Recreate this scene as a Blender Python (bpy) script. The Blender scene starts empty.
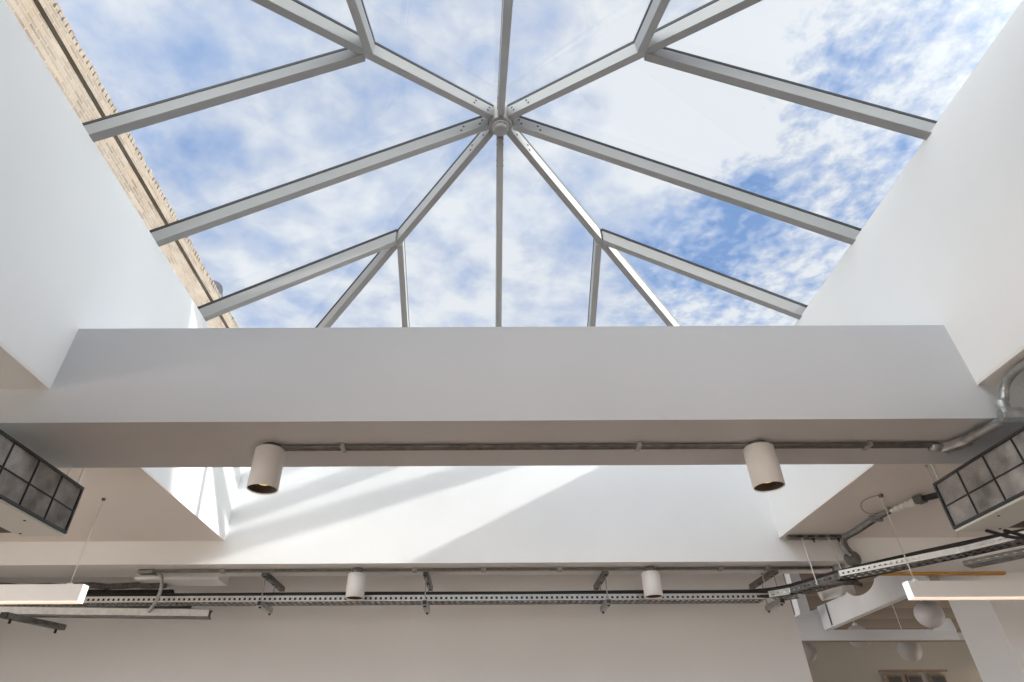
import bpy, bmesh, math, random
from mathutils import Vector, Matrix
random.seed(7)
SC = bpy.context.scene
COL = SC.collection

# ------------------------------------------------------------------ camera
F, PITCH, YAW, ROLL, SX = 599.24, .6167, .0025, -.0058, -28.2
cam_d = bpy.data.cameras.new('camera'); cam = bpy.data.objects.new('camera', cam_d); COL.objects.link(cam)
fw = Vector((math.sin(YAW)*math.cos(PITCH), math.cos(YAW)*math.cos(PITCH), math.sin(PITCH)))
r0 = Vector((math.cos(YAW), -math.sin(YAW), 0)); u0 = r0.cross(fw)
rr = r0*math.cos(ROLL)+u0*math.sin(ROLL); uu = u0*math.cos(ROLL)-r0*math.sin(ROLL)
m = Matrix((rr, uu, -fw)).transposed().to_4x4(); m.translation = Vector((0, 0, 1.5))
cam.matrix_world = m
cam_d.sensor_width = 36; cam_d.sensor_fit = 'HORIZONTAL'; cam_d.lens = F*36/1024; cam_d.shift_x = -SX/1024
cam_d.clip_start = .02; cam_d.clip_end = 500
SC.camera = cam

# ------------------------------------------------------------------ world, sun, exposure
SUN_DIR = Vector((1, -.2, .5)).normalized()          # towards the sun
def make_world():
    w = bpy.data.worlds.new('sky'); SC.world = w; w.use_nodes = True
    nt = w.node_tree; N = nt.nodes; L = nt.links
    for n in list(N): N.remove(n)
    def nd(t, **k):
        n = N.new(t)
        for a, b in k.items(): setattr(n, a, b)
        return n
    def math_(op, a, b=None, c=None, clamp=False):
        n = nd('ShaderNodeMath', operation=op, use_clamp=clamp)
        for i, v in enumerate((a, b, c)):
            if v is None: continue
            if isinstance(v, (int, float)): n.inputs[i].default_value = v
            else: L.new(v, n.inputs[i])
        return n.outputs[0]
    def vmath(op, a, b=None):
        n = nd('ShaderNodeVectorMath', operation=op)
        for i, v in enumerate((a, b)):
            if v is None: continue
            if isinstance(v, (tuple, list, Vector)): n.inputs[i].default_value = v
            else: L.new(v, n.inputs[i])
        return n
    def mix(f, a, b):
        n = nd('ShaderNodeMix', data_type='RGBA')
        for s, v in ((0, f), (6, a), (7, b)):
            if isinstance(v, (int, float)): n.inputs[s].default_value = v
            elif isinstance(v, tuple): n.inputs[s].default_value = (*v, 1)
            else: L.new(v, n.inputs[s])
        return n.outputs[2]
    def noise(vec, scale, det, rough=.55, dist=0.):
        n = nd('ShaderNodeTexNoise'); n.inputs['Scale'].default_value = scale; n.inputs['Detail'].default_value = det
        n.inputs['Roughness'].default_value = rough; n.inputs['Distortion'].default_value = dist
        L.new(vec, n.inputs['Vector']); return n.outputs['Fac']
    tc = nd('ShaderNodeTexCoord'); d = tc.outputs['Generated']
    sep = nd('ShaderNodeSeparateXYZ'); L.new(d, sep.inputs[0])
    z = math_('MAXIMUM', sep.outputs[2], .08)
    px = math_('DIVIDE', sep.outputs[0], z); py = math_('DIVIDE', sep.outputs[1], z)
    cmb = nd('ShaderNodeCombineXYZ'); L.new(px, cmb.inputs[0]); L.new(py, cmb.inputs[1]); p = cmb.outputs[0]
    def blob(cx, cy, r, amp):
        v = vmath('SUBTRACT', p, (cx, cy, 0)); ln = vmath('LENGTH', v.outputs[0])
        q = math_('DIVIDE', ln.outputs['Value'], r); q = math_('MULTIPLY', q, q)
        return math_('MULTIPLY', math_('EXPONENT', math_('MULTIPLY', q, -1.)), amp)
    puff = noise(p, 7.5, 7, .55, .1)
    big = noise(p, 1.6, 3, .5)
    rip = noise(p, 26., 5, .6, .12)
    # coverage : >0 cloudy
    cov = math_('ADD', math_('MULTIPLY', math_('SUBTRACT', puff, .5), 2.1), math_('MULTIPLY', math_('SUBTRACT', big, .5), .7))
    side = math_('MULTIPLY_ADD', px, 4.0, -1.1, clamp=True)          # fine ripples to the right
    cov = math_('ADD', cov, math_('MULTIPLY', math_('MULTIPLY', math_('SUBTRACT', rip, .5), 2.3), side))
    for b in BLOBS: cov = math_('ADD', cov, blob(*b))
    cov = math_('ADD', cov, .80)
    cov = math_('MAXIMUM', math_('MINIMUM', cov, 1.15), .0)
    ramp = nd('ShaderNodeValToRGB'); L.new(math_('DIVIDE', cov, 1.15), ramp.inputs[0])
    r = ramp.color_ramp; r.elements[0].position = 0; r.elements[0].color = (.21, .36, .68, 1)
    r.elements[1].position = 1; r.elements[1].color = (.84, .87, .93, 1)
    e = r.elements.new(.38); e.color = (.41, .53, .79, 1)
    e = r.elements.new(.66); e.color = (.60, .67, .83, 1)
    # out-of-view sky boosted round the sun and low down to light the interior
    dot = vmath('DOT_PRODUCT', d, tuple(SUN_DIR)).outputs['Value']
    dot = math_('MAXIMUM', dot, 0.)
    glow = math_('MULTIPLY', math_('POWER', dot, 12.), GLOW)
    near = math_('POWER', math_('MAXIMUM', vmath('DOT_PRODUCT', d, (-.62, -.52, .59)).outputs['Value'], 0.), 7.)     # unseen bright lobe added behind the viewer, to the left, filling the right shaft wall
    glow = math_('ADD', glow, math_('MULTIPLY', near, NEAR))
    low = math_('MULTIPLY_ADD', sep.outputs[2], -3.2, 1.1, clamp=True)
    low = math_('MULTIPLY', low, math_('MULTIPLY_ADD', sep.outputs[1], -1.6, .8, clamp=True))
    add = math_('ADD', glow, math_('MULTIPLY', low, LOW))
    haze = vmath('SCALE', (.96, 1.01, 1.03)); L.new(add, haze.inputs['Scale'])
    rs = vmath('SCALE', ramp.outputs[0]); rs.inputs['Scale'].default_value = BASE
    tot = vmath('ADD', rs.outputs[0], haze.outputs[0])
    up = math_('GREATER_THAN', sep.outputs[2], 0.)
    gs = vmath('SCALE', GROUND); L.new(math_('MULTIPLY_ADD', math_('MULTIPLY_ADD', sep.outputs[1], -1.6, .8, clamp=True), .85, .15), gs.inputs['Scale'])   # unseen ground glow added behind and beside the building to uplight ceilings
    c = mix(up, gs.outputs[0], tot.outputs[0])
    bg = nd('ShaderNodeBackground'); L.new(c, bg.inputs[0]); bg.inputs[1].default_value = SKY
    out = nd('ShaderNodeOutputWorld'); L.new(bg.outputs[0], out.inputs[0])
# cloud masses and clear gaps: (x/z, y/z of the direction, radius, amount)
BLOBS = [(-.53, .55, .10, -.32), (-.60, .76, .10, -.30), (-.70, .45, .12, -.2), (-.25, .35, .2, -.05), (.12, .42, .25, -.12), (.38, .55, .2, .7), (.45, .75, .14, .6),
         (.64, .57, .08, -.55), (.57, .84, .08, -.5), (.54, 1.03, .16, -.75), (.36, .98, .08, -.4), (.75, 1.1, .10, .3),
         (-.25, 1.2, .4, .15), (.1, 1.3, .3, .1), (.9, .45, .2, .2)]
SKY, BASE, GLOW, LOW, NEAR, GROUND = 1.0, .5, 2.6, 4.9, 1.6, (3.3, 2.85, 2.45)
make_world()
sd = bpy.data.lights.new('sun', 'SUN'); sd.energy = 3.3; sd.angle = math.radians(.9); sd.color = (1, .97, .92)
sun = bpy.data.objects.new('sun', sd); COL.objects.link(sun); sun.location = SUN_DIR*20
sun.rotation_euler = SUN_DIR.to_track_quat('Z', 'Y').to_euler()
vs = SC.view_settings; vs.view_transform = 'Standard'; vs.look = 'None'; vs.gamma = 1; vs.use_curve_mapping = False; vs.exposure = 1.0

# ------------------------------------------------------------------ materials
def mat(name, col, rough=.6, metal=0., noise=0., nscale=6., bump=0., bscale=60., emit=None, es=0., spec=None):
    m = bpy.data.materials.new(name); m.use_nodes = True; nt = m.node_tree; b = nt.nodes['Principled BSDF']
    b.inputs['Base Color'].default_value = (*col, 1); b.inputs['Roughness'].default_value = rough; b.inputs['Metallic'].default_value = metal
    if spec is not None: b.inputs['Specular IOR Level'].default_value = spec
    tc = nt.nodes.new('ShaderNodeTexCoord')
    if noise:
        n = nt.nodes.new('ShaderNodeTexNoise'); n.inputs['Scale'].default_value = nscale; n.inputs['Detail'].default_value = 5
        nt.links.new(tc.outputs['Object'], n.inputs['Vector'])
        r = nt.nodes.new('ShaderNodeValToRGB'); nt.links.new(n.outputs['Fac'], r.inputs[0])
        r.color_ramp.elements[0].position = .3; r.color_ramp.elements[1].position = .7
        r.color_ramp.elements[0].color = (*[c*(1-noise) for c in col], 1); r.color_ramp.elements[1].color = (*[min(1, c*(1+noise)) for c in col], 1)
        nt.links.new(r.outputs[0], b.inputs['Base Color'])
    if bump:
        n = nt.nodes.new('ShaderNodeTexNoise'); n.inputs['Scale'].default_value = bscale; n.inputs['Detail'].default_value = 3
        nt.links.new(tc.outputs['Object'], n.inputs['Vector'])
        bp = nt.nodes.new('ShaderNodeBump'); bp.inputs['Strength'].default_value = bump; bp.inputs['Distance'].default_value = .01
        nt.links.new(n.outputs['Fac'], bp.inputs['Height']); nt.links.new(bp.outputs[0], b.inputs['Normal'])
    if emit:
        b.inputs['Emission Color'].default_value = (*emit, 1); b.inputs['Emission Strength'].default_value = es
    return m
def brick_mat():
    m = bpy.data.materials.new('stock_brick'); m.use_nodes = True; nt = m.node_tree; b = nt.nodes['Principled BSDF']; L = nt.links
    b.inputs['Roughness'].default_value = .9
    tc = nt.nodes.new('ShaderNodeTexCoord'); sp = nt.nodes.new('ShaderNodeSeparateXYZ'); cb = nt.nodes.new('ShaderNodeCombineXYZ')
    L.new(tc.outputs['Object'], sp.inputs[0]); L.new(sp.outputs[1], cb.inputs[0]); L.new(sp.outputs[2], cb.inputs[1])
    br = nt.nodes.new('ShaderNodeTexBrick'); L.new(cb.outputs[0], br.inputs['Vector'])
    br.inputs['Scale'].default_value = 1; br.inputs['Brick Width'].default_value = .150; br.inputs['Row Height'].default_value = .048
    br.inputs['Mortar Size'].default_value = .006; br.inputs['Bias'].default_value = .0
    br.inputs['Color1'].default_value = (.23, .175, .125, 1); br.inputs['Color2'].default_value = (.105, .073, .048, 1); br.inputs['Mortar'].default_value = (.21, .19, .165, 1)
    n = nt.nodes.new('ShaderNodeTexNoise'); n.inputs['Scale'].default_value = 3.5; n.inputs['Detail'].default_value = 6; L.new(tc.outputs['Object'], n.inputs['Vector'])
    mx = nt.nodes.new('ShaderNodeMix'); mx.data_type = 'RGBA'; mx.inputs[7].default_value = (.24, .215, .18, 1)
    mr = nt.nodes.new('ShaderNodeMapRange'); mr.inputs[1].default_value = .35; mr.inputs[2].default_value = .75; mr.inputs[4].default_value = .7
    L.new(n.outputs['Fac'], mr.inputs[0]); L.new(mr.outputs[0], mx.inputs[0]); L.new(br.outputs['Color'], mx.inputs[6]); L.new(mx.outputs[2], b.inputs['Base Color'])
    bp = nt.nodes.new('ShaderNodeBump'); bp.inputs['Strength'].default_value = .5; bp.inputs['Distance'].default_value = .01
    L.new(br.outputs['Fac'], bp.inputs['Height']); bp.invert = True; L.new(bp.outputs[0], b.inputs['Normal'])
    return m
def glass_mat(name, tint, refl=1.0):
    m = bpy.data.materials.new(name); m.use_nodes = True; nt = m.node_tree; N = nt.nodes; L = nt.links
    N.remove(N['Principled BSDF']); out = N['Material Output']
    t = N.new('ShaderNodeBsdfTransparent'); t.inputs[0].default_value = (*tint, 1)
    g = N.new('ShaderNodeBsdfGlossy'); g.inputs['Roughness'].default_value = .0; g.inputs[0].default_value = (1, 1, 1, 1)
    fr = N.new('ShaderNodeFresnel'); fr.inputs[0].default_value = 1.45
    mu = N.new('ShaderNodeMath'); mu.operation = 'MULTIPLY'; mu.inputs[1].default_value = refl; L.new(fr.outputs[0], mu.inputs[0])
    ge = N.new('ShaderNodeNewGeometry'); inv = N.new('ShaderNodeMath'); inv.operation = 'SUBTRACT'; inv.inputs[0].default_value = 1; L.new(ge.outputs['Backfacing'], inv.inputs[1])
    m2 = N.new('ShaderNodeMath'); m2.operation = 'MULTIPLY'; L.new(mu.outputs[0], m2.inputs[0]); L.new(inv.outputs[0], m2.inputs[1])
    mx = N.new('ShaderNodeMixShader'); L.new(m2.outputs[0], mx.inputs[0]); L.new(t.outputs[0], mx.inputs[1]); L.new(g.outputs[0], mx.inputs[2])
    L.new(mx.outputs[0], out.inputs[0]); return m
def plank_mat():
    m = bpy.data.materials.new('ceiling_planks'); m.use_nodes = True; nt = m.node_tree; b = nt.nodes['Principled BSDF']; L = nt.links
    b.inputs['Roughness'].default_value = .7
    tc = nt.nodes.new('ShaderNodeTexCoord'); w = nt.nodes.new('ShaderNodeTexWave'); w.wave_profile = 'SAW'; w.bands_direction = 'Y'
    w.inputs['Scale'].default_value = .35; w.inputs['Distortion'].default_value = .3; L.new(tc.outputs['Object'], w.inputs['Vector'])
    r = nt.nodes.new('ShaderNodeValToRGB'); L.new(w.outputs['Fac'], r.inputs[0])
    r.color_ramp.elements[0].color = (.095, .075, .06, 1); r.color_ramp.elements[1].color = (.16, .128, .10, 1)
    L.new(r.outputs[0], b.inputs['Base Color']); return m
M = dict(
    white=mat('white_plaster', (.865, .875, .88), .75, noise=.012, nscale=2.5, bump=.05, bscale=40),
    beam=mat('shade_toned_plaster', (.63, .64, .66), .75, noise=.012, nscale=2.5, bump=.05, bscale=40),  # white plaster darkened to carry the near beam's shade
    greyp=mat('dimming_plaster', (.34, .345, .355), .8, noise=.02, nscale=2),
    wall=mat('wall_plaster', (.84, .855, .875), .8, noise=.015, nscale=1.5, bump=.04, bscale=40),
    soffit=mat('lower_plaster', (.86, .83, .80), .8, noise=.02, nscale=1.5, bump=.05, bscale=40),
    floor=mat('wood_floor', (.50, .375, .29), .5, noise=.2, nscale=3),
    frame=mat('powder_coated_rafter', (.34, .34, .335), .38, noise=.01, nscale=8),
    black=mat('black_gasket', (.012, .013, .016), .5),
    bolt=mat('dark_bolt', (.06, .06, .065), .4, .8),
    brick=brick_mat(),
    glass=glass_mat('roof_glass', (.985, .995, .99), 1.0),
    pglass=glass_mat('tinted_partition_glass', (.80, .79, .76), 1.6),
    wglass=glass_mat('window_glass', (.97, .98, .98), .6),
    spot=mat('white_spot_can', (.84, .83, .82), .45, noise=.01, nscale=5),
    spotin=mat('dark_baffle', (.03, .026, .022), .5),
    lamp=mat('warm_lamp', (1, .8, .5), .5, emit=(1, .66, .28), es=.6),
    galv=mat('galvanised_steel', (.44, .45, .45), .42, .85, noise=.22, nscale=30, bump=.1, bscale=90),
    galvm=mat('perforated_steel', (.62, .63, .63), .4, .7, noise=.1, nscale=25),
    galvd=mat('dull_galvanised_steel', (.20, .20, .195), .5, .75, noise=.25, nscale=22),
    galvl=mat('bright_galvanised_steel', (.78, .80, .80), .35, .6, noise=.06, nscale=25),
    strut=mat('dark_slot', (.03, .03, .03), .6),
    cable=mat('black_cable', (.018, .018, .02), .55),
    foam=mat('black_pipe_foam', (.035, .033, .03), .85, noise=.5, nscale=25, bump=.6, bscale=50),
    lag=mat('frayed_pipe_wrap', (.13, .115, .105), .9, noise=.5, nscale=35, bump=.8, bscale=60),
    case=mat('enamelled_casing', (.70, .72, .70), .5, noise=.02, nscale=5),
    filt=mat('dusty_filter_mesh', (.30, .285, .275), .85, noise=.45, nscale=9, bump=.5, bscale=150),
    filtd=mat('filter_frame', (.025, .025, .028), .5),
    duct=mat('recess_shade', (.10, .085, .075), .7),
    pend=mat('white_luminaire', (.90, .90, .91), .4),
    pcap=mat('glowing_end_cap', (1, 1, 1), .4, emit=(1, .98, .95), es=.45),
    pdif=mat('warm_diffuser', (1, .9, .8), .4, emit=(1, .72, .56), es=.42),
    wire=mat('pale_wire', (.72, .70, .66), .4, .3),
    clearc=mat('grey_power_cord', (.33, .30, .27), .5),
    steel=mat('painted_white_steel', (.78, .81, .84), .5, noise=.03, nscale=4),
    globe=mat('frosted_globe', (.62, .61, .65), .35, noise=.01, nscale=3),
    amber=mat('amber_timber_edge', (.52, .29, .06), .5, noise=.1, nscale=8),
    planks=plank_mat(),
    beige=mat('beige_plaster', (.58, .57, .55), .8, noise=.02, nscale=2),
    trimw=mat('brown_timber', (.30, .22, .16), .6, noise=.15, nscale=12),
    dark=mat('dark_pane', (.04, .045, .06), .2),
    roof=mat('roof_felt', (.30, .31, .31), .9, noise=.1, nscale=4),
    build=mat('render_wall', (.5, .46, .40), .9, noise=.08, nscale=1),
    tile=mat('shade_darkened_pot', (.025, .028, .04), .8, noise=.2, nscale=6),  # pot colour darkened to stand in for shade
    white2=mat('white_connector', (.85, .84, .80), .5, noise=.1, nscale=40),
)

# ------------------------------------------------------------------ mesh helpers
class MB:
    def __init__(s): s.v = []; s.f = []; s.sm = []
    def add(s, vs, fs, smooth=False):
        o = len(s.v); s.v += [tuple(v) for v in vs]; s.f += [[i+o for i in f] for f in fs]; s.sm += [smooth]*len(fs); return s
    def box(s, x0, x1, y0, y1, z0, z1):
        v = [(x, y, z) for x in (x0, x1) for y in (y0, y1) for z in (z0, z1)]
        return s.add(v, [(0, 1, 3, 2), (4, 6, 7, 5), (0, 4, 5, 1), (2, 3, 7, 6), (0, 2, 6, 4), (1, 5, 7, 3)])
    def prism(s, poly, ext):            # poly: 3-D points; ext: vector
        n = len(poly); e = Vector(ext); a = [Vector(p) for p in poly]
        return s.add(a+[p+e for p in a], [list(range(n))[::-1], [i+n for i in range(n)]]+[(i, (i+1) % n, (i+1) % n+n, i+n) for i in range(n)])
    def obox(s, p0, p1, w, h, up=(0, 0, 1)):     # bar from p0 to p1
        a, b = Vector(p0), Vector(p1); d = (b-a).normalized(); u = Vector(up); sd = d.cross(u).normalized(); u = sd.cross(d)
        q = [sd*w/2*i+u*h/2*j for i, j in ((-1, -1), (1, -1), (1, 1), (-1, 1))]
        return s.add([a+k for k in q]+[b+k for k in q], [(0, 1, 2, 3), (7, 6, 5, 4)]+[(i, i+4, (i+1) % 4+4, (i+1) % 4) for i in range(4)])
    def tube(s, pts, r, seg=12, caps=True):
        pts = [Vector(p) for p in pts]; n = len(pts); rs = r if isinstance(r, (list, tuple)) else [r]*n
        rings = []; ref = None
        for i, p in enumerate(pts):
            d = (pts[min(i+1, n-1)]-pts[max(i-1, 0)]).normalized()
            if ref is None: ref = Vector((0, 0, 1)) if abs(d.z) < .9 else Vector((1, 0, 0))
            a = (ref-d*ref.dot(d)).normalized(); ref = a; b = d.cross(a)
            rings.append([p+(a*math.cos(t)+b*math.sin(t))*rs[i] for t in [2*math.pi*k/seg for k in range(seg)]])
        v = [q for R in rings for q in R]; f = []
        for i in range(n-1):
            for k in range(seg): f.append((i*seg+k, i*seg+(k+1) % seg, (i+1)*seg+(k+1) % seg, (i+1)*seg+k))
        s.add(v, f, True)
        if caps: s.add(rings[0], [list(range(seg))[::-1]]); s.add(rings[-1], [list(range(seg))])
        return s
    def lathe(s, prof, c, axis=(0, 0, 1), seg=32, smooth=True):   # prof: (r, h)
        ax = Vector(axis).normalized(); ref = Vector((1, 0, 0)) if abs(ax.x) < .9 else Vector((0, 1, 0))
        a = (ref-ax*ref.dot(ax)).normalized(); b = ax.cross(a); c = Vector(c)
        v = []
        for r, h in prof:
            for k in range(seg):
                t = 2*math.pi*k/seg; v.append(c+ax*h+(a*math.cos(t)+b*math.sin(t))*r)
        f = [(i*seg+k, i*seg+(k+1) % seg, (i+1)*seg+(k+1) % seg, (i+1)*seg+k) for i in range(len(prof)-1) for k in range(seg)]
        return s.add(v, f, smooth)
    def build(s, name, m, parent=None, bev=0., loc=None):
        me = bpy.data.meshes.new(name); me.from_pydata(s.v, [], s.f)
        for p, k in zip(me.polygons, s.sm): p.use_smooth = k
        bm = bmesh.new(); bm.from_mesh(me); bmesh.ops.remove_doubles(bm, verts=bm.verts, dist=1e-6) if False else None
        bmesh.ops.recalc_face_normals(bm, faces=bm.faces); bm.to_mesh(me); bm.free()
        me.materials.append(m); o = bpy.data.objects.new(name, me); COL.objects.link(o)
        if parent: o.parent = parent; o.matrix_parent_inverse = Matrix.Translation(-Vector(root_loc(parent)))
        if bev:
            b = o.modifiers.new('bevel', 'BEVEL'); b.width = bev; b.segments = 2; b.limit_method = 'ANGLE'
        return o
def root_loc(o):
    p = Vector((0, 0, 0))
    while o: p += o.location + o.matrix_parent_inverse.translation; o = o.parent
    return p
def tag(o, label, cat, group=None):
    o['label'] = label; o['category'] = cat
    if group: o['group'] = group
    return o
def thing(name, loc, label, cat, group=None):
    o = bpy.data.objects.new(name, None); COL.objects.link(o); o.location = loc; o.empty_display_size = .1
    return tag(o, label, cat, group)
def struct(name, mb, m, **k):
    o = mb.build(name, m, **k)
    if not k.get('parent'): o['kind'] = 'structure'
    return o
def kids(o): return [c for c in bpy.data.objects if c.parent == o]
def copy_tree(o, parent=None):
    c = o.copy(); COL.objects.link(c)
    if parent: c.parent = parent
    for ch in kids(o): copy_tree(ch, c)
    return c
def arc(c, r, a0, a1, u, v, n=8):
    c, u, v = Vector(c), Vector(u), Vector(v)
    return [c+u*r*math.cos(a0+(a1-a0)*i/n)+v*r*math.sin(a0+(a1-a0)*i/n) for i in range(n+1)]
def smooth_path(pts, n=6):              # Catmull-Rom
    P = [Vector(p) for p in pts]; P = [P[0]*2-P[1]]+P+[P[-1]*2-P[-2]]; out = []
    for i in range(1, len(P)-2):
        for k in range(n):
            t = k/n; a, b, c, d = P[i-1:i+3]
            out.append(.5*((2*b)+(c-a)*t+(2*a-5*b+4*c-d)*t*t+(3*b-a-3*c+d)*t**3))
    return out+[P[-2]]

# ------------------------------------------------------------------ key dimensions (metres)
XL, XR, YN, YF = -2.0987, 2.405, .469, 4.907       # shaft
ZC, ZG = 3.0, 4.262                                 # ceiling, glass line
YB, YB2, ZB, ZT = 2.503, 3.022, 2.8175, 3.364       # near beam
XC, YM, Z0, SLX, HR, DJY, DJX = .1447, 2.7958, 5.686, .5729, .9608, .800, .832    # lantern: apex, slope, plan ratio, jack offsets
APEX = Vector((XC, YM, Z0))
YW, XO = 6.2, 2.972                                 # far wall, its right end

# ------------------------------------------------------------------ the room
struct('floor', MB().box(-6.3, 8.3, -5.3, 13.3, -.2, 0), M['floor'])
T = .35
b = MB()
b.box(-6.3, XL, -5.3, YF+.3, ZC, ZC+.012); b.box(XR, 8.3, -5.3, YF+.3, ZC, ZC+.012); b.box(XL, XR, -5.3, YN, ZC, ZC+.012)
b.box(-6.3, XL-T, -5.3, YF+.3, ZC+.013, 3.7); b.box(XR+T, 8.3, -5.3, YF+.3, ZC+.013, 3.7)
b.box(XL-T, XR+T, -5.3, YN-T, ZC+.013, 3.7)
struct('ceiling', b, M['soffit'])
struct('wall_shaft_left', MB().box(XL-T, XL-.04, YN-T, YF, ZC+.013, ZG-.1).box(XL-.04, XL, YN-T, YF, ZC+.013, ZG), M['white'])
struct('wall_shaft_right', MB().box(XR+.04, XR+T, YN-T, YF, ZC+.013, ZG-.1).box(XR, XR+.04, YN-T, YF, ZC+.013, ZG), M['white'])
struct('wall_shaft_near', MB().box(XL, XR, YN-T, YN, ZC+.013, ZG), M['greyp'])  # unseen wall, greyed to cut light bouncing onto the near beam
# far beam: dropped across the whole room, rising to the glass inside the shaft
prof = [(-6.3, YF, ZB), (8.3, YF, ZB), (8.3, YF, 3.05), (XR+T, YF, 3.05), (XR+T, YF, ZG), (XL-T, YF, ZG), (XL-T, YF, 3.05), (-6.3, YF, 3.05)]
far = MB().prism(prof, (0, .38, 0))
struct('ceiling_recess', MB().box(-6.3, XO+.01, YF+.381, YW+.2, 3.06, 3.2), M['soffit'])
struct('ceiling_beam', far, M['white'])
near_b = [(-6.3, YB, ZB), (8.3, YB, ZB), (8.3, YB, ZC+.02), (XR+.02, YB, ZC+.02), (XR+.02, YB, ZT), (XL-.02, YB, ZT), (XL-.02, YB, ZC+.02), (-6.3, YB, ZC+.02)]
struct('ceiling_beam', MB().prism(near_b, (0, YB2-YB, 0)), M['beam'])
struct('wall_far', MB().box(-6.3, XO, YW, YW+.2, 0, 3.06), M['wall'])
struct('wall_far_right', MB().box(4.185, 8.3, YF+.381, 5.76, 0, ZB+.1), M['wall'])
wl = MB(); lw = [(-4.6, -1.7), (-1.2, 1.4), (1.8, 3.2)]  # unseen left windows added to daylight the lower room
ys = [-5.1]+[v for w in lw for v in w]+[YW]
for i in range(0, len(ys), 2): wl.box(-6.3, -6.1, ys[i], ys[i+1], 0, ZC)
for a, c in lw: wl.box(-6.3, -6.1, a, c, 0, .5); wl.box(-6.3, -6.1, a, c, 2.7, ZC)
struct('wall_left', wl, M['soffit'])
for i, (a, c) in enumerate(lw):
    fr = MB()
    for k in range(4):
        y = a+(c-a-.06)*k/3; fr.box(-6.24, -6.16, y, y+.06, .5, 2.7)
    fr.box(-6.24, -6.16, a, c, .5, .56); fr.box(-6.24, -6.16, a, c, 2.64, 2.7)
    w = struct('window_%d' % (i+10), fr, M['pend'])
    struct('glass', MB().box(-6.205, -6.195, a, c, .5, 2.7), M['wglass'], parent=w)
struct('wall_right', MB().box(8.1, 8.3, -5.3, YF+.3, 0, ZC), M['soffit'])
struct('trim_1', MB().box(XO, 4.40, YF+.345, YF+.379, ZB-.022, ZB-.0005), M['amber'])
struct('trim_2', MB().box(-2.95, -2.24, YF+.381, 5.53, ZB-.02, 3.059), M['white'], bev=.004)
# back wall whose unseen tall windows are added to light the lower room
wb = MB(); wins = [(-4.0, -2.4), (3.2, 6.2)]
xs = [-6.1]+[v for w in wins for v in w]+[8.1]
for i in range(0, len(xs), 2): wb.box(xs[i], xs[i+1], -5.3, -5.1, 0, ZC)
for a, c in wins: wb.box(a, c, -5.3, -5.1, 0, .5); wb.box(a, c, -5.3, -5.1, 2.7, ZC)
struct('wall_back', wb, M['soffit'])
for i, (a, c) in enumerate(wins):
    fr = MB()
    for k in range(4):
        x = a+(c-a-.06)*k/3; fr.box(x, x+.06, -5.24, -5.16, .5, 2.7)
    fr.box(a, c, -5.24, -5.16, .5, .56); fr.box(a, c, -5.24, -5.16, 2.64, 2.7)
    w = struct('window_%d' % (i+1), fr, M['pend'])
    struct('glass', MB().box(a, c, -5.205, -5.195, .5, 2.7), M['wglass'], parent=w)

# ------------------------------------------------------------------ roof outside, parapet, neighbouring building
rf = MB(); rf.box(-6.3, XL-T-.001, -5.3, 6.4, 3.701, 3.75); rf.box(XR+T+.001, 8.3, -5.3, 6.4, 3.701, 3.75)
rf.box(-6.3, 8.3, -5.3, YN-T-.001, 3.7505, 3.78)
struct('roof', rf, M['roof'])
kb = MB(); kb.box(XL-T, XL-.15, YN-T, YF+.38, ZG-.0995, ZG+.05); kb.box(XR+.195, XR+T, YN-T, YF+.38, ZG-.0995, ZG+.158)
struct('roof_kerb', kb, M['roof'])

pw = thing('parapet_wall', (-4.3, 4.5, 3.75), 'sunlit tan brick parapet wall with toothed top seen past the shaft edge', 'wall')
MB().box(-4.6, -4.0, -3, 12, 3.75, 7.09).build('brickwork', M['brick'], pw)
cs = MB(); cs.box(-4.6, -4.07, -3, 12, 7.09, 7.15); cs.box(-4.6, -3.99, -3, 12, 7.15, 7.30)
cs.build('string_course', M['brick'], pw)
cp = MB(); y = -3.0; rnd = random.Random(3)
while y < 11.9:
    j = rnd.uniform(-.008, .008); cp.box(-4.25+j, -3.995+j, y, y+.045, 7.30, 7.385+rnd.uniform(-.010, .010)); y += .062
cp.box(-4.5, -4.03, -3, 12, 7.30, 7.36)
cp.build('coping', M['brick'], pw)
ch = thing('chimney_pot', (-4.2, 7.2, 7.36), 'small shade-darkened rounded chimney pot standing on the brick parapet', 'chimney pot')
MB().lathe([(.0, 0), (.17, 0), (.165, .12), (.175, .14), (.175, .19), (.165, .2), (.155, .3), (.13, .36), (.07, .405), (0, .42)], (-4.25, 7.22, 7.3605), seg=24).build('pot', M['tile'], ch)
MB().lathe([(.19, .0), (.20, .01), (.20, .035), (.18, .045), (.17, .04)], (-4.25, 7.22, 7.361), seg=24).build('collar', M['tile'], ch)
nb = thing('neighbouring_building', (11, -5.5, 0), 'tall plain building standing beyond the right side of the roof', 'building')
MB().box(8.6, 14, -14, .93, 0, 10.2).build('wall', M['build'], nb)
MB().box(8.5, 14.1, -14.1, 1.0, 10.2, 10.35).build('roof', M['roof'], nb)

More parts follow.
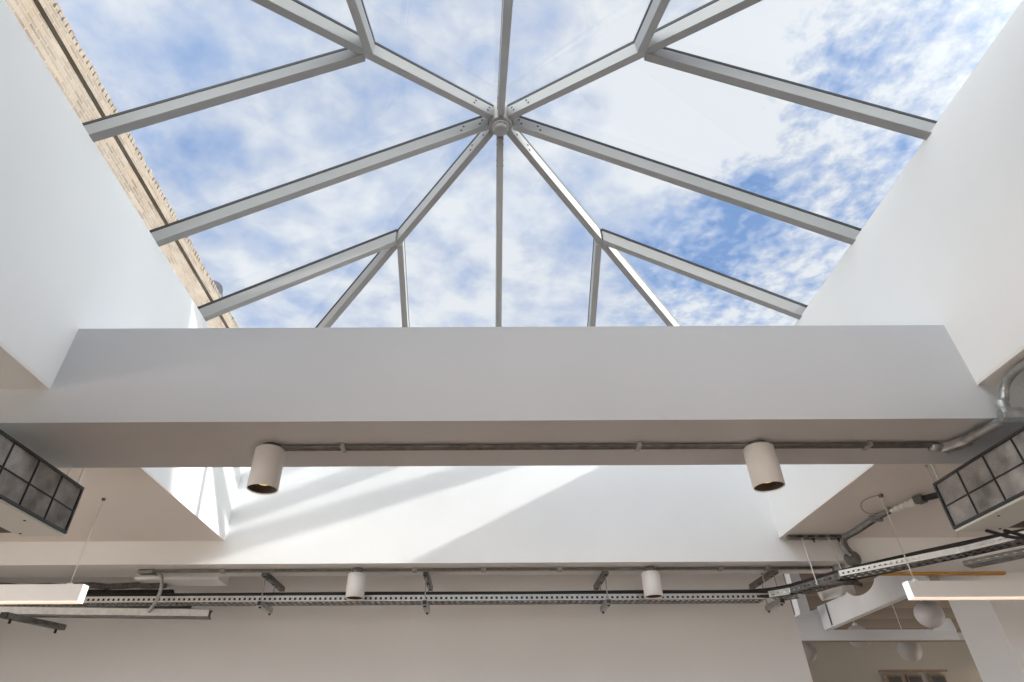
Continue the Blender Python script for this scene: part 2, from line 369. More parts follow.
# ------------------------------------------------------------------ roof lantern
lan = thing('roof_lantern', (XC, YM, ZG), 'white framed pyramid glass roof lantern over the light shaft', 'skylight')
WR, DR, EV = .050, .124, 2.36                       # rafter width, depth, eaves distance
EY = EV*HR; EZ = Z0-SLX*EV
CORN = [Vector((XC-EV, YM+EY, EZ)), Vector((XC+EV, YM+EY, EZ)), Vector((XC+EV, YM-EY, EZ)), Vector((XC-EV, YM-EY, EZ))]
def bar(p0, p1, w, dz, top):        # prism in a vertical plane, vertical end cuts; top = offset of upper edge
    d = Vector((p1.x-p0.x, p1.y-p0.y, 0)).normalized(); s = Vector((-d.y, d.x, 0))*w/2
    q = [p0+Vector((0, 0, top)), p1+Vector((0, 0, top)), p1+Vector((0, 0, top-dz)), p0+Vector((0, 0, top-dz))]
    return MB().prism([v-s for v in q], s*2)
def rafter(p0, p1, name, bolts=False):
    r = bar(p0, p1, WR, DR-.009, -.0265).build(name, M['frame'], lan, bev=.003)
    bar(p0, p1, WR+.003, .026, 0).build('gasket', M['black'], r)
    if bolts:
        d = (p1-p0); h = Vector((d.x, d.y, 0)).normalized(); s = Vector((-h.y, h.x, 0)); k = d.z/Vector((d.x, d.y)).length
        for sg in (-1, 1):
            for t, dz in ((.045, -.062), (.062, -.100), (.185, -.062), (.202, -.100)):
                c = p0+h*t+Vector((0, 0, k*t+dz))+s*sg*(WR/2-.001)
                MB().lathe([(0, .005), (.0065, .005), (.009, .0)], c, s*sg, seg=10).build('bolt', M['bolt'], r)
def toward(c, r0=.097):
    d = Vector((c.x-APEX.x, c.y-APEX.y)); t = r0/d.length; return APEX.lerp(c, t)
for c in CORN: rafter(toward(c), c, 'hip_rafter', True)
MID = [Vector((XC, YM+EY, EZ)), Vector((XC+EV, YM, EZ)), Vector((XC, YM-EY, EZ)), Vector((XC-EV, YM, EZ))]
for c in MID: rafter(toward(c), c, 'rafter', True)
for i, c in enumerate(MID):
    a = CORN[i]; b_ = CORN[(i+1) % 4]
    fr_ = DJX/EV if i % 2 == 0 else DJY/EY
    for cc in (a, b_):
        base = c+(cc-c)*fr_
        top = APEX.lerp(cc, fr_)
        d = (base-top).normalized(); rafter(top+d*.034, base, 'jack_rafter')
        nrm = (a-APEX).cross(b_-APEX).normalized(); nrm = nrm if nrm.z > 0 else -nrm
        lift = Vector((0, 0, .002))
        for poly in ([top, cc, base], [APEX, top, base, c]):
            cen = sum(poly, Vector())/len(poly)
            q = [p+(cen-p).normalized()*.008+lift for p in poly]
            MB().prism(q, nrm*.010).build('glass_pane', M['glass'], lan)
hub = MB(); hub.lathe([(0, -.195), (.09, -.195), (.095, -.188), (.095, .01), (0, .02)], APEX, seg=8, smooth=False)
hb = hub.build('hub', M['frame'], lan, bev=.003)
MB().lathe([(0, -.243), (.042, -.243), (.050, -.238), (.052, -.228), (.052, -.1955), (0, -.1955)], APEX, seg=28).build('hub_plug', M['frame'], hb)
MB().lathe([(.054, -.196), (.062, -.196), (.062, -.204), (.054, -.204), (.054, -.196)], APEX, seg=28).build('plug_ring', M['galvl'], hb)

# ------------------------------------------------------------------ spotlights
def spot(x, y, label, group, gap=.022):
    t = thing('cylinder_spotlight', (x, y, ZB), label, 'spotlight', group)
    R, z = .073, ZB-gap; H = .227-gap
    body = MB().lathe([(0, z), (R-.006, z), (R, z-.006), (R, z-H), (R-.004, z-H-.002), (R-.005, z-H+.004)], (x, y, 0), seg=40).build('can', M['spot'], t)
    MB().lathe([(R-.0045, z-H+.003), (R-.010, z-H+.02), (.047, z-H+.040), (.044, z-H+.042)], (x, y, 0), seg=40).build('baffle', M['spotin'], t)
    MB().lathe([(0, z-H+.028), (.03, z-H+.030), (.042, z-H+.037), (.043, z-H+.045), (0, z-H+.05)], (x, y, 0), seg=24).build('lamp', M['lamp'], t)
    MB().lathe([(0, ZB-.0005), (.046, ZB-.0005), (.046, ZB-.02), (.036, ZB-gap-.0005), (0, ZB-gap-.0005)], (x, y, 0), seg=24).build('mount', M['galvd'], t)
    l = bpy.data.lights.new('spot_lamp', 'SPOT'); l.energy = 6; l.color = (1, .78, .5); l.spot_size = 1.1; l.shadow_soft_size = .03
    lo = bpy.data.objects.new('spot_lamp', l); COL.objects.link(lo); lo.location = (0, 0, z-H+.022-ZB); lo.parent = t
NB = 'white cylinder spotlights under the ceiling beams'
spot(-1.062, 2.762, 'white cylinder spotlight under the near beam, at the left end of its conduit', NB)
spot(1.378, 2.762, 'white cylinder spotlight under the near beam, nearest the right grey filter unit', NB)
spot(-1.025, 5.06, 'small white cylinder spotlight under the far beam, nearer the left pendant light', NB, .042)
spot(1.352, 5.06, 'small white cylinder spotlight under the far beam, nearer the white steelwork opening', NB, .042)

# ------------------------------------------------------------------ conduits
def clip(mb, x, y, z, w=.06): mb.box(x-.012, x+.012, y-w/2, y+w/2, z-.004, z+.022)
# near beam: a pair of thin tubes, then a fat elbow round the beam
t = thing('conduit', (0, 2.76, ZB), 'long double grey conduit along the underside of the near beam with elbow at right', 'conduit')
for dy in (-.013, .013):
    for x0, x1 in ((-1.012, 1.328), (1.428, 2.28)):
        MB().tube([(x0, 2.762+dy, ZB-.013), (x1, 2.762+dy, ZB-.013)], .0095, 10).build('tube', M['galvd'], t)
for x in (-.70, .78, 1.93):
    mb = MB(); mb.box(x-.011, x+.011, 2.762-.034, 2.762+.034, ZB-.027, ZB-.001); mb.build('clip', M['galv'], t, bev=.003)
MB().lathe([(0, -.0), (.022, 0), (.022, .05), (.016, .055), (0, .055)], (2.245, 2.762, ZB-.024), (1, 0, 0), seg=16).build('coupling', M['galv'], t)
MB().obox((2.31, 2.775, ZB-.03), (2.37, 2.66, ZB-.035), .058, .046).build('junction_box', M['galv'], t, bev=.01)
MB().tube([(2.345, 2.72, ZB-.034), (2.385, 2.47, ZB-.036)], .022, 18).build('tube', M['galv'], t)
MB().tube([(2.385, 2.70, ZB-.018), (2.425, 2.50, ZB-.018)], .013, 12).build('tube', M['galvd'], t)
e2 = MB().lathe([(0, -.045), (.034, -.045), (.038, -.03), (.038, .03), (.034, .045), (0, .045)], (2.43, 2.445, ZB-.012), (1, -.25, -.1), seg=8, smooth=False)
e2.lathe([(.0, 0), (.026, 0), (.026, .052), (.021, .056), (0, .056)], (2.415, 2.45, ZB+.005), (.12, 0, 1), seg=18)
e2.build('elbow_box', M['galv'], t, bev=.006)
MB().tube(smooth_path([(2.428, 2.45, ZB+.05), (2.447, 2.45, 2.895), (2.46, 2.435, 2.94), (2.462, 2.39, 2.968), (2.455, 2.31, 2.975), (2.46, 2.2, 2.976), (2.47, 1.9, 2.976)]), .0185, 16).build('bend', M['galv'], t)

# far beam conduit
t = thing('conduit', (0, 5.1, ZB), 'long thin grey conduit along the underside of the far beam above the cable tray', 'conduit')
for dy in (-.014, .014):
    for x0, x1 in ((-2.70, -1.075), (-.975, 1.302), (1.402, 2.83)):
        MB().tube([(x0, 5.06+dy, ZB-.014), (x1, 5.06+dy, ZB-.014)], .0095, 10).build('tube', M['galv'] if dy > 0 else M['galvd'], t)
for x in (-2.12, -.56, .0, .62, 1.93, 2.31):
    MB().box(x-.02, x+.02, 5.03, 5.09, ZB-.029, ZB-.001).build('clip', M['galv'], t, bev=.004)
MB().box(-2.80, -2.67, 5.03, 5.10, ZB-.038, ZB-.001).build('junction_box', M['galvd'], t, bev=.01)
MB().tube(smooth_path([(-2.69, 5.10, ZB-.02), (-2.64, 5.10, ZB-.035), (-2.615, 5.10, ZB-.08), (-2.605, 5.10, ZB-.16), (-2.62, 5.1, ZB-.25), (-2.66, 5.11, ZB-.31)]), .0145, 14).build('bend', M['galv'], t)
MB().lathe([(0, 0), (.045, 0), (.05, -.008), (.05, -.045), (.042, -.052), (0, -.052)], (2.885, 5.04, ZB-.0005), seg=24).build('junction_box', M['galv'], t)

# conduit running down the beam face and over the ceiling to the right unit
t = thing('conduit', (2.9, 4.6, ZC), 'grey double conduit bending from the far beam over the ceiling to the right filter unit', 'conduit')
P = [(2.915, 4.872, ZB+.03), (2.895, 4.872, 2.87), (2.868, 4.868, 2.93), (2.868, 4.845, 2.97), (2.885, 4.79, 2.981), (2.895, 4.7, 2.982), (2.89, 4.38, 2.982), (2.903, 4.186, 2.982)]
MB().tube(smooth_path(P), .016, 14).build('tube', M['galv'], t)
MB().tube(smooth_path([(p[0]+.04, p[1], p[2]) for p in P[1:]]), .013, 14).build('tube', M['galvd'], t)
MB().lathe([(0, -.002), (.055, -.002), (.06, -.012), (.06, -.038), (.05, -.044), (0, -.044)], (2.93, YF, ZB+.01), (0, 1, 0), seg=24).build('junction_box', M['galvd'], t)
MB().box(2.86, 2.945, 4.36, 4.39, 2.955, 2.999).build('clip', M['galv'], t, bev=.004)
# ragged white connector block
t = thing('cable_connector', (2.98, 3.95, ZC), 'white plastic cable joint against the ceiling beside the right filter unit', 'connector')
c_ = MB()
for i, (x, y, r) in enumerate([(2.905, 4.165, .018), (2.913, 4.125, .023), (2.925, 4.085, .024), (2.94, 4.045, .027), (2.955, 4.01, .030)]):
    c_.lathe([(0, -r), (r*.7, -r*.8), (r, 0), (r*.7, r*.8), (0, r)], (x, y, 2.963), (.35, -1, 0), seg=12)
c_.build('joint', M['white2'], t)
MB().obox((2.965, 3.985, 2.967), (2.985, 3.93, 2.967), .065, .05).build('clamp', M['galvd'], t, bev=.006)
MB().tube([(2.985, 3.935, 2.965), (3.04, 3.83, 2.955)], .020, 12).build('gland', M['cable'], t)

# strut rail on the ceiling and its two threaded rods
t = thing('strut_rail', (2.65, 4.83, ZC), 'grey slotted steel rail screwed to the ceiling in front of the far beam', 'strut rail')
MB().box(2.44, 2.86, 4.81, 4.86, ZC-.03, ZC-.0005).build('channel', M['galvd'], t, bev=.003)
for i in range(4): MB().box(2.50+i*.09, 2.55+i*.09, 4.808, 4.812, ZC-.022, ZC-.01).build('slot', M['strut'], t)
for x in (2.635, 2.835): MB().lathe([(0, 0), (.012, 0), (.012, -.014), (.006, -.016), (.006, -.03), (0, -.03)], (x, 4.82, ZC-.03), seg=6, smooth=False).build('bolt', M['strut'], t)

# ------------------------------------------------------------------ cable trays
def tray(parent, path, w, h, z, pitch=.05, slot=.028, side_mat='galv', name='side_rail'):
    """path: list of (x, y) of the rail nearest the viewer; tray lies on the far side."""
    for (a, b_) in zip(path[:-1], path[1:]):
        a, b_ = Vector((*a, z)), Vector((*b_, z)); d = (b_-a); L = d.length; d.normalize(); n = Vector((-d.y, d.x, 0))
        for side, off in ((0, 0), (1, w)):
            mb = MB(); o = a+n*off; e = b_+n*off
            mb.obox(o+Vector((0, 0, h-.007)), e+Vector((0, 0, h-.007)), .0025, .014); mb.obox(o+Vector((0, 0, .006)), e+Vector((0, 0, .006)), .0025, .012)
            mb.obox(o+Vector((0, 0, h)) + n*(.006 if not side else -.006), e+Vector((0, 0, h)) + n*(.006 if not side else -.006), .012, .0025)
            k = 0.
            while k < L:
                q = min(k+pitch-slot, L); mb.obox(o+d*k+Vector((0, 0, h/2)), o+d*q+Vector((0, 0, h/2)), .0025, h-.026); k += pitch
            mb.build(name, M[side_mat], parent)
        mb = MB(); k = 0.
        for off in (0.012, w/2, w-.012): mb.obox(a+n*off, b_+n*off, .024, .002)
        while k < L:
            q = min(k+.025, L); c0 = a+d*k; c1 = a+d*q
            mb.add([c0+n*0, c1+n*0, c1+n*w, c0+n*w], [(0, 1, 2, 3)]); mb.add([c0+Vector((0, 0, .002)), c1+Vector((0, 0, .002)), c1+n*w+Vector((0, 0, .002)), c0+n*w+Vector((0, 0, .002))], [(0, 1, 2, 3)]); k += .05
        mb.build('tray_bed', M['galvd'], parent)
ZTR = 2.595
t = thing('cable_tray', (0, 5.3, ZTR), 'long galvanised perforated cable tray hung below the far beam', 'cable tray')
tray(t, [(-4.6, 5.19), (2.30, 5.19)], .15, .045, ZTR, .041, .019, 'galvm')
t2 = thing('cable_tray', (2.8, 4.6, ZTR), 'bright perforated cable tray slanting from the far beam towards the right filter unit', 'cable tray')
tray(t2, [(2.30, 5.13), (2.42, 5.02)], .20, .045, ZTR, .045, .02)
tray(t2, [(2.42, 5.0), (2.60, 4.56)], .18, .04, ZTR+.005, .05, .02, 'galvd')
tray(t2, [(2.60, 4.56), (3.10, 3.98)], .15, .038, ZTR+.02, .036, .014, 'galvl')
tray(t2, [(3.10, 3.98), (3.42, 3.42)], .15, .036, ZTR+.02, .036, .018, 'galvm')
MB().obox((2.36, 5.10, ZTR+.03), (2.50, 4.93, ZTR+.03), .004, .035).build('splice_plate', M['galvl'], t2)
MB().obox((2.98, 4.117, ZTR+.038), (3.08, 4.00, ZTR+.038), .004, .032).build('splice_plate', M['galvl'], t2)
t3 = thing('cable_tray', (-3.4, 5.0, 2.5), 'lower short galvanised cable tray at left beneath the long tray', 'cable tray')
tray(t3, [(-5.2, 4.90), (-2.20, 5.17)], .08, .065, 2.475, .045, .012, 'galvd')
MB().obox((-5.2, 4.894, 2.508), (-2.20, 5.164, 2.508), .003, .05).build('side_plate', M['galvm'], t3)
# short lower tray under the right one
t = thing('cable_tray', (3.3, 3.75, 2.55), 'short dull cable tray piece under the right end of the slanting tray', 'cable tray')
tray(t, [(3.12, 4.02), (3.40, 3.62)], .12, .03, 2.545, .05, .02, 'galvd')

def strut_hanger(x, label, y0=5.11, y1=5.66, skew=0.):
    t = thing('strut_hanger', (x, 5.4, ZB), label, 'hanger', 'strut hangers carrying the long cable tray')
    MB().obox((x, y0, ZB-.021), (x+skew, y1, ZB-.021), .042, .04).build('upper_channel', M['galvd'], t, bev=.002)
    for k in (.04, .16, .5, .9):
        yy = y0+(y1-y0)*k; xx = x+skew*k
        MB().box(xx-.012, xx+.012, yy-.02, yy+(.10 if k == .5 else .025), ZB-.0425, ZB-.0405).build('slot', M['strut'], t)
    MB().obox((x, 5.14, ZTR-.022), (x+skew*.5, 5.44, ZTR-.022), .042, .04).build('lower_channel', M['galv'], t, bev=.002)
    MB().box(x-.016, x+.016, 5.135, 5.139, ZTR-.036, ZTR-.008).build('slot', M['strut'], t)
    for yy in (5.165, 5.43):
        MB().tube([(x, yy, ZB-.03), (x, yy, ZTR-.062)], .005, 8).build('threaded_rod', M['galv'], t)
        MB().lathe([(0, 0), (.011, 0), (.011, -.01), (0, -.01)], (x, yy, ZTR-.043), seg=6, smooth=False).build('nut', M['strut'], t)
strut_hanger(-1.80, 'dark slotted strut hanger under the far beam, left of the left small spotlight')
strut_hanger(-.475, 'dark slotted strut hanger under the far beam, just right of the left small spotlight')
strut_hanger(1.005, 'dark slotted strut hanger under the far beam, just left of the right small spotlight')
strut_hanger(2.40, 'dark slotted strut hanger under the far beam, nearest the white steelwork opening')
t = thing('strut_hanger', (-3.55, 5.15, 2.45), 'grey round-ended strut under the lower left cable tray', 'hanger')
MB().obox((-3.60, 4.86, 2.44), (-3.44, 5.36, 2.44), .05, .042).build('channel', M['galvd'], t, bev=.006)
MB().box(-3.628, -3.572, 4.85, 4.858, 2.42, 2.46).build('end_cap', M['strut'], t)
for x, y in ((-3.57, 4.9), (-3.46, 5.3)): MB().lathe([(0, 0), (.01, 0), (.01, -.03), (0, -.03)], (x, y, 2.419), seg=8).build('bolt', M['strut'], t)

def rod(x, y, z0, z1, label, slant=(0, 0), r=.0045):
    t = thing('hanging_rod', (x, y, z1), label, 'rod', 'thin steel hanging rods')
    MB().tube([(x, y, z1), (x+slant[0], y+slant[1], z0)], r, 8).build('rod', M['wire'], t)
    MB().lathe([(0, 0), (.01, 0), (.01, -.012), (0, -.012)], (x, y, z1-.0005), seg=6, smooth=False).build('top_nut', M['galv'], t)
rod(2.535, 4.80, 2.60, 2.97, 'bright steel rod dropping from the ceiling rail to the slanting tray, nearer the shaft', (-.02, -.05))
rod(2.745, 4.80, 2.60, 2.97, 'steel rod dropping from the ceiling rail beside the bent conduit', (-.03, -.1))
rod(2.735, 3.47, 2.66, 3.0, 'long thin steel rod passing the far corner of the right filter unit', (.26, .33))
rod(-2.24, 3.06, 2.6, ZC, 'short thin rod above the far corner of the left filter unit', (-.02, 0), .004)
rod(-3.95, 5.05, 2.54, ZB, 'thin steel rod rising behind the left pendant light', (0, 0), .005)
rod(2.35, 5.265, 2.62, ZB, 'short bright steel rod between far beam and tray beside the white steelwork', (0, 0), .005)

# cables and lagged pipes
t = tag(MB().tube(smooth_path([(-4.5, 5.24, ZTR+.056), (-2, 5.23, ZTR+.06), (-1, 5.235, ZTR+.064), (.3, 5.24, ZTR+.062), (1.2, 5.235, ZTR+.066), (2.1, 5.22, ZTR+.062), (2.42, 5.14, ZTR+.072), (2.60, 4.82, ZTR+.078), (2.80, 4.50, ZTR+.082), (3.14, 4.08, ZTR+.09), (3.6, 3.5, ZTR+.085)], 8), .019, 10).build('cable_run', M['cable']),
        'thick black cable lying along the whole length of the cable trays', 'cable')
t = tag(MB().tube(smooth_path([(-4.5, 5.212, ZTR+.022), (0, 5.212, ZTR+.022), (2.1, 5.212, ZTR+.022), (2.5, 5.06, ZTR+.024), (2.72, 4.72, ZTR+.03), (3.2, 4.05, ZTR+.03), (3.6, 3.5, ZTR+.03)], 8), .014, 10).build('cable_run', M['cable']),
        'thinner black cable inside the cable trays beside the thick one', 'cable')
def pipe(y, z, r, x1, m_, label, wob=.0):
    pts = [(-5.8+(x1+5.8)*i/24, y+wob*math.sin(i*1.3), z+wob*.6*math.sin(i*2.1)) for i in range(25)]
    return tag(MB().tube(pts, r, 14).build('lagged_pipe', M[m_]), label, 'pipe', 'black lagged pipes above the left pendant light')
pipe(5.50, 2.705, .060, -2.70, 'foam', 'black foam lagged pipe at left above the long tray, the lower of the pair', .004)
pipe(5.44, 2.783, .025, -2.74, 'lag', 'frayed grey-brown wrapped pipe at left tight under the far beam', .01)
pipe(5.68, 2.70, .055, -2.60, 'foam', 'black foam lagged pipe at left deepest under the far beam, behind the other two', .004)
t = tag(MB().tube(smooth_path([(2.50, 4.70, 2.585), (2.60, 4.60, 2.578), (2.72, 4.62, 2.585), (2.80, 4.68, 2.582)], 6), .017, 10).build('cable_run', M['lag']), 'short brown wrapped cable sagging under the slanting tray', 'cable')
for i, (k, lab) in enumerate(((0, 'black cable drooping from under the right filter unit, nearer the shaft'), (.09, 'black cable drooping from under the right filter unit, nearer the right wall'))):
    tag(MB().tube(smooth_path([(2.50+k, 2.98, 2.444), (2.62+k, 2.96, 2.40), (2.80+k, 2.93, 2.39), (3.1+k, 2.8, 2.41), (3.5, 2.6, 2.44)], 6), .009, 8).build('cable_run', M['cable']), lab, 'cable', 'drooping black cables')

# ------------------------------------------------------------------ fan coil units
def fan_coil(sx, xf, label):
    # sx = -1: body extends to the left of the filter face; +1: to the right
    t = thing('fan_coil_unit', (xf+sx*.4, 2.0, 2.45), label, 'air conditioner', 'ceiling fan coil units with dusty filters')
    y1, y0, z0, z1 = 3.014, .77, 2.448, 2.702; D = .85
    X = lambda a: xf+sx*a
    def bx(a, b_, *r): return MB().box(min(X(a), X(b_)), max(X(a), X(b_)), *r)
    c = bx(.02, D, y0, y1, z1-.02, z1)                         # open-bottomed steel case
    c.box(*sorted((X(.02), X(.045))), y0, y1, z0+.012, z1-.02); c.box(*sorted((X(D-.02), X(D))), y0, y1, z0+.012, z1-.02)
    c.box(*sorted((X(.045), X(D-.02))), y1-.02, y1, z0+.06, z1-.02); c.box(*sorted((X(.045), X(D-.02))), y0, y0+.02, z0+.012, z1-.02)
    c.build('casing', M['case'], t)
    bp = bx(.004, .225, y0, y1, z0, z0+.012).build('bottom_panel', M['case'], t, bev=.002)
    for i in range(12):
        y = y1-.05-i*.19
        MB().lathe([(0, 0), (.006, 0), (.006, -.003), (0, -.003)], (X(.05 if i % 2 else .19), y, z0-.0002), seg=8).build('screw', M['bolt'], bp)
    bx(.226, D-.021, y0+.02, y1-.02, z0+.013, z0+.018).build('recess_shade_sheet', M['duct'], t)  # dark sheet standing in for the shade of the open recess
    ny, nz = 12, 2; W = .187; Hh = (z1-z0)/2
    fr = MB(); rim = .012
    fr.box(*sorted((X(-.004), X(.02))), y0, y1, z1-rim, z1); fr.box(*sorted((X(-.004), X(.02))), y0, y1, z0+.012, z0+.012+rim)
    fr.box(*sorted((X(-.004), X(.02))), y1-rim, y1, z0+.012+rim, z1-rim)
    fr.box(*sorted((X(-.002), X(.01))), y0, y1-rim, (z0+z1)/2-.002, (z0+z1)/2+.002)
    for i in range(1, ny): fr.box(*sorted((X(-.003), X(.012))), y1-W*i-.0022, y1-W*i+.0022, z0+.012+rim, z1-rim)
    fr.build('filter_frame', M['filtd'], t)
    for i in range(ny):
        for j in range(nz):
            a = y1-W*(i+1)+.003; b_ = y1-W*i-.003-(rim if i == 0 else 0)
            zz0, zz1 = ((z0+.012+rim, (z0+z1)/2-.003), ((z0+z1)/2+.003, z1-rim))[j]
            f = MB(); n = 10; vs_ = []; fs = []
            for p in range(n+1):
                for q in range(n+1):
                    u, v = p/n, q/n; bul = math.sin(u*math.pi)*math.sin(v*math.pi)
                    vs_.append((X(.004-.004*bul*(.5+.5*math.sin(i*2.3+j*1.7))), a+(b_-a)*u, zz0+(zz1-zz0)*v))
            for p in range(n):
                for q in range(n): k = p*(n+1)+q; fs.append((k, k+1, k+n+2, k+n+1))
            f.add(vs_, fs, True); f.build('filter', M['filt'], t)
    br = MB(); br.box(*sorted((X(.02), X(.09))), y1+.001, y1+.03, z1-.035, z1-.03); br.box(*sorted((X(.04), X(.05))), y1+.001, y1+.004, z1-.07, z1-.03)
    br.build('bracket', M['galv'], t)
    for yy in (y1+.018, 1.2): 
        MB().tube([(X(.055), yy, z1-.045), (X(.055), yy, ZC if yy > 3 or yy < 2.4 else ZB)], .0045, 8).build('hanger_rod', M['wire'], t)
fan_coil(-1, -2.098, 'ceiling fan coil unit at left with lighter dusty filters')
fan_coil(1, 2.371, 'ceiling fan coil unit at right with dark dusty filters beside the fat conduit elbow')

# ------------------------------------------------------------------ linear pendants
def pendant(x0, x1, y, z0, label, capside):
    t = thing('linear_pendant_light', ((x0+x1)/2, y, z0), label, 'pendant light', 'white linear pendant lights')
    h, d = .104, .06
    a, b_ = (x0, x1-.004) if capside > 0 else (x0+.004, x1)
    mb = MB(); mb.box(a, b_, y, y+.004, z0+.006, z0+h); mb.box(a, b_, y+d-.004, y+d, z0+.006, z0+h); mb.box(a, b_, y+.004, y+d-.004, z0+h-.006, z0+h)
    mb.build('body', M['pend'], t)
    MB().box(a, b_, y, y+d, z0, z0+.006).build('diffuser', M['pdif'], t)
    MB().box(*((x1-.004, x1) if capside > 0 else (x0, x0+.004)), y, y+d, z0, z0+h).build('end_cap', M['pcap'], t, bev=.001)
    return t
t = pendant(-5.0, -2.494, 3.926, 2.334, 'white linear pendant light hanging at left, its end in front of the lagged pipes', 1)
MB().tube([(-2.60, 3.955, 2.438), (-2.585, 3.95, 3.0)], .0035, 8).build('suspension_wire', M['wire'], t)
MB().lathe([(0, 0), (.02, 0), (.02, .01), (.008, .014), (0, .014)], (-2.60, 3.955, 2.438), seg=14).build('wire_clamp', M['pend'], t)
MB().lathe([(0, 0), (.012, 0), (.012, -.014), (.004, -.018), (0, -.018)], (-2.585, 3.95, 2.9995), seg=12).build('ceiling_fixing', M['galvd'], t)
MB().tube([(-4.4, 3.955, 2.438), (-4.4, 3.95, 3.0)], .0035, 8).build('suspension_wire', M['wire'], t)
t = pendant(2.732, 5.4, 4.05, 2.356, 'linear pendant light hanging at right with a glowing peach underside', -1)
MB().tube([(2.80, 4.08, 2.46), (2.715, 3.955, 3.0)], .0035, 8).build('suspension_wire', M['wire'], t)
MB().lathe([(0, 0), (.018, 0), (.018, .012), (.006, .02), (0, .02)], (2.80, 4.08, 2.46), seg=14).build('wire_clamp', M['pend'], t)
MB().lathe([(0, 0), (.014, 0), (.014, -.016), (.004, -.02), (0, -.02)], (2.715, 3.952, 2.9995), seg=12).build('ceiling_fixing', M['galvd'], t)
MB().tube(smooth_path([(2.712, 3.945, 2.985), (2.665, 3.90, 2.975), (2.615, 3.93, 2.97), (2.612, 4.02, 2.97), (2.68, 4.149, 2.97), (2.777, 4.245, 2.97), (2.839, 4.234, 2.97), (2.875, 4.18, 2.97)], 8), .003, 8).build('power_cord', M['clearc'], t)
MB().tube([(4.9, 4.08, 2.46), (4.9, 4.07, 3.0)], .0035, 8).build('suspension_wire', M['wire'], t)

# ------------------------------------------------------------------ the space beyond the opening
struct('ceiling_timber', MB().box(XO-.6, 12.5, 5.29, 13.3, 3.62, 3.7), M['planks'])
struct('wall_beyond', MB().box(2.2, 12.5, 10.0, 10.2, 0, 2.62), M['beige'])
struct('wall_end', MB().box(2.2, 12.5, 13.1, 13.3, 0, 3.62), M['beige'])
struct('wall_beyond_right', MB().box(9.5, 9.7, 5.5, 13.1, 0, 3.62), M['beige'])
struct('trim_3', MB().box(5.80, 6.78, 9.94, 10.0, 2.59, 2.62), M['trimw'])
for i, x in enumerate((5.86, 6.16, 6.5)):
    w = struct('window_%d' % (i+4), MB().box(x, x+.22, 9.955, 10.0, 1.9, 2.555), M['trimw'])
    struct('pane', MB().box(x+.02, x+.20, 9.95, 9.954, 1.94, 2.53), M['dark'], parent=w)
WX = 3.889
hb_ = thing('steel_beam', (4.5, 7.5, 2.7), 'horizontal white steel beam across the opening above the tinted glass', 'beam')
h_ = MB(); h_.box(3.56, 5.40, 7.5, 7.62, 2.642, 2.752); h_.build('beam', M['steel'], hb_, bev=.004)
MB().prism([(3.545, 7.5, 2.752), (WX+.024, 7.501, 2.752), (WX+.024, 7.501, 2.985), (3.60, 7.5, 2.885)], (0, .12, 0)).build('end_plate', M['steel'], hb_, bev=.003)
MB().prism([(5.12, 7.49, 2.74), (5.40, 7.49, 2.74), (5.38, 7.49, 2.86), (5.30, 7.49, 2.87)], (0, .13, 0)).build('end_bracket', M['steel'], hb_, bev=.003)
cb = thing('castellated_beam', (WX, 6.5, 2.8), 'large pale steel beam with rounded notches slanting up through the opening', 'beam')
pts = [(7.50, 2.744), (5.5, 2.768), (5.5, 2.98), (6.10, 3.01)]
cy_, cz_, rr_ = 6.515, 3.035, .285
for k in range(15):
    a = math.radians(-15-150*k/14); pts.append((cy_-rr_*math.cos(a)*1.0, cz_+rr_*math.sin(a)*.42))
pts += [(6.83, 2.985), (7.50, 2.995)]
MB().prism([(WX, y, z) for y, z in pts], (.025, 0, 0)).build('web', M['steel'], cb)
MB().prism([(WX+.0255, 7.5, 2.744), (WX+.0255, 5.5, 2.768), (WX+.0255, 5.5, 2.78), (WX+.0255, 7.5, 2.756)], (.05, 0, 0)).build('flange', M['steel'], cb)
MB().obox((WX-.01, 7.28, 2.76), (WX-.01, 7.28, 2.985), .01, .012, (0, 1, 0)).build('weld_line', M['galvd'], cb)
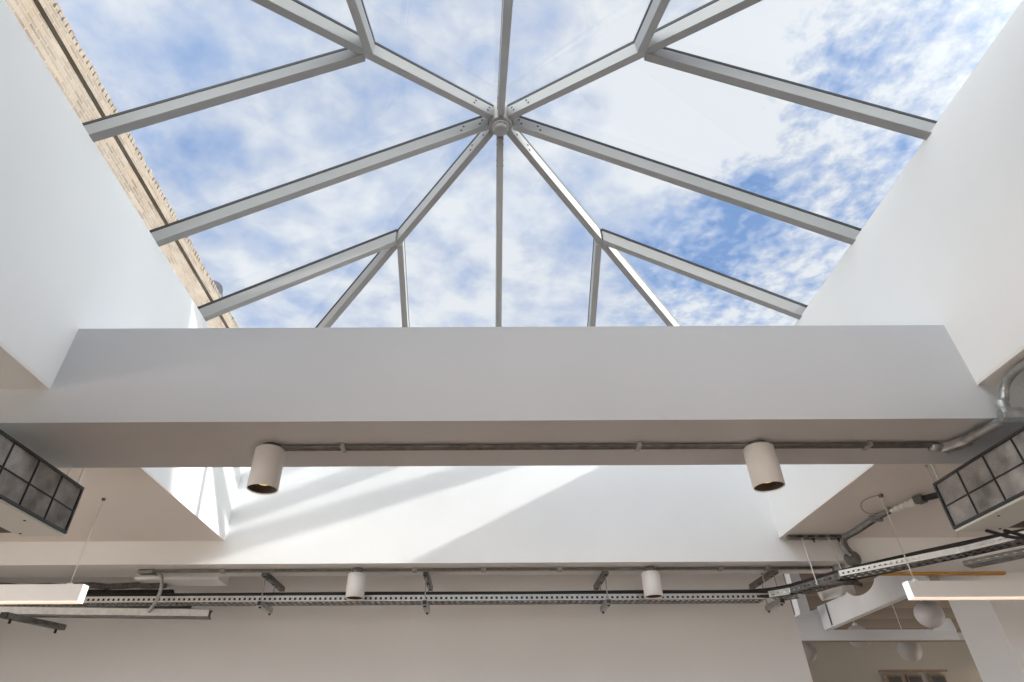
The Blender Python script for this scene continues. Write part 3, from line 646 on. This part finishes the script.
for (x0, x1, y, z0, z1) in ((3.52, 3.64, 7.05, 2.90, 3.03), (3.70, 3.86, 7.1, 2.90, 3.03)):
    pass
cl = thing('steel_column', (3.62, 7.35, 3.1), 'short white steel upright rising behind the slanting tray', 'column')
MB().box(3.60, 3.72, 7.35, 7.47, 2.90, 3.619).build('post', M['steel'], cl, bev=.003)
MB().box(3.585, 3.735, 7.335, 7.485, 2.88, 2.90).build('base_plate', M['steel'], cl)
dk = thing('round_duct', (4.0, 7.0, 3.1), 'short shiny round duct behind the slanting cable tray', 'duct')
MB().tube([(3.70, 7.0, 3.05), (4.02, 6.9, 3.10)], .095, 24).build('pipe', M['galvl'], dk)
MB().tube([(3.90, 6.935, 3.082), (3.93, 6.926, 3.087)], .101, 24).build('band', M['steel'], dk)
gp = thing('glass_partition', (4.5, 7.56, 1.3), 'brown tinted glass partition below the horizontal white steel beam', 'partition')
MB().box(3.30, 5.52, 7.555, 7.567, 0, 2.642).build('pane', M['pglass'], gp)
MB().box(3.30, 5.52, 7.545, 7.577, 2.632, 2.6415).build('head_rail', M['trimw'], gp)
def globe(x, y, z, r, label):
    t = thing('globe_pendant', (x, y, z), label, 'pendant light', 'frosted white globe pendants')
    n = 16; MB().lathe([(r*math.sin(math.pi*i/n), -r*math.cos(math.pi*i/n)) for i in range(n+1)], (x, y, z), seg=32).build('globe', M['globe'], t)
    MB().lathe([(0, r+.02), (.025, r+.02), (.03, r-.004), (0, r-.006)], (x, y, z), seg=16).build('cap', M['steel'], t)
    MB().tube([(x, y, z+r+.01), (x, y, 3.62)], .004, 8).build('cord', M['wire'], t)
globe(4.403, 6.4, 2.704, .127, 'large frosted globe pendant hanging in front of the horizontal white beam')
globe(4.60, 8.1, 2.765, .135, 'frosted globe pendant behind the horizontal beam, half hidden by it')
globe(3.95, 8.2, 2.62, .12, 'dim globe pendant standing in for a reflection in the tinted glass, beside the end of the far wall')  # this globe and the next stand in for reflections in the glass
globe(5.35, 8.4, 2.665, .135, 'dim globe pendant standing in for a reflection in the tinted glass, below the large frosted globe')
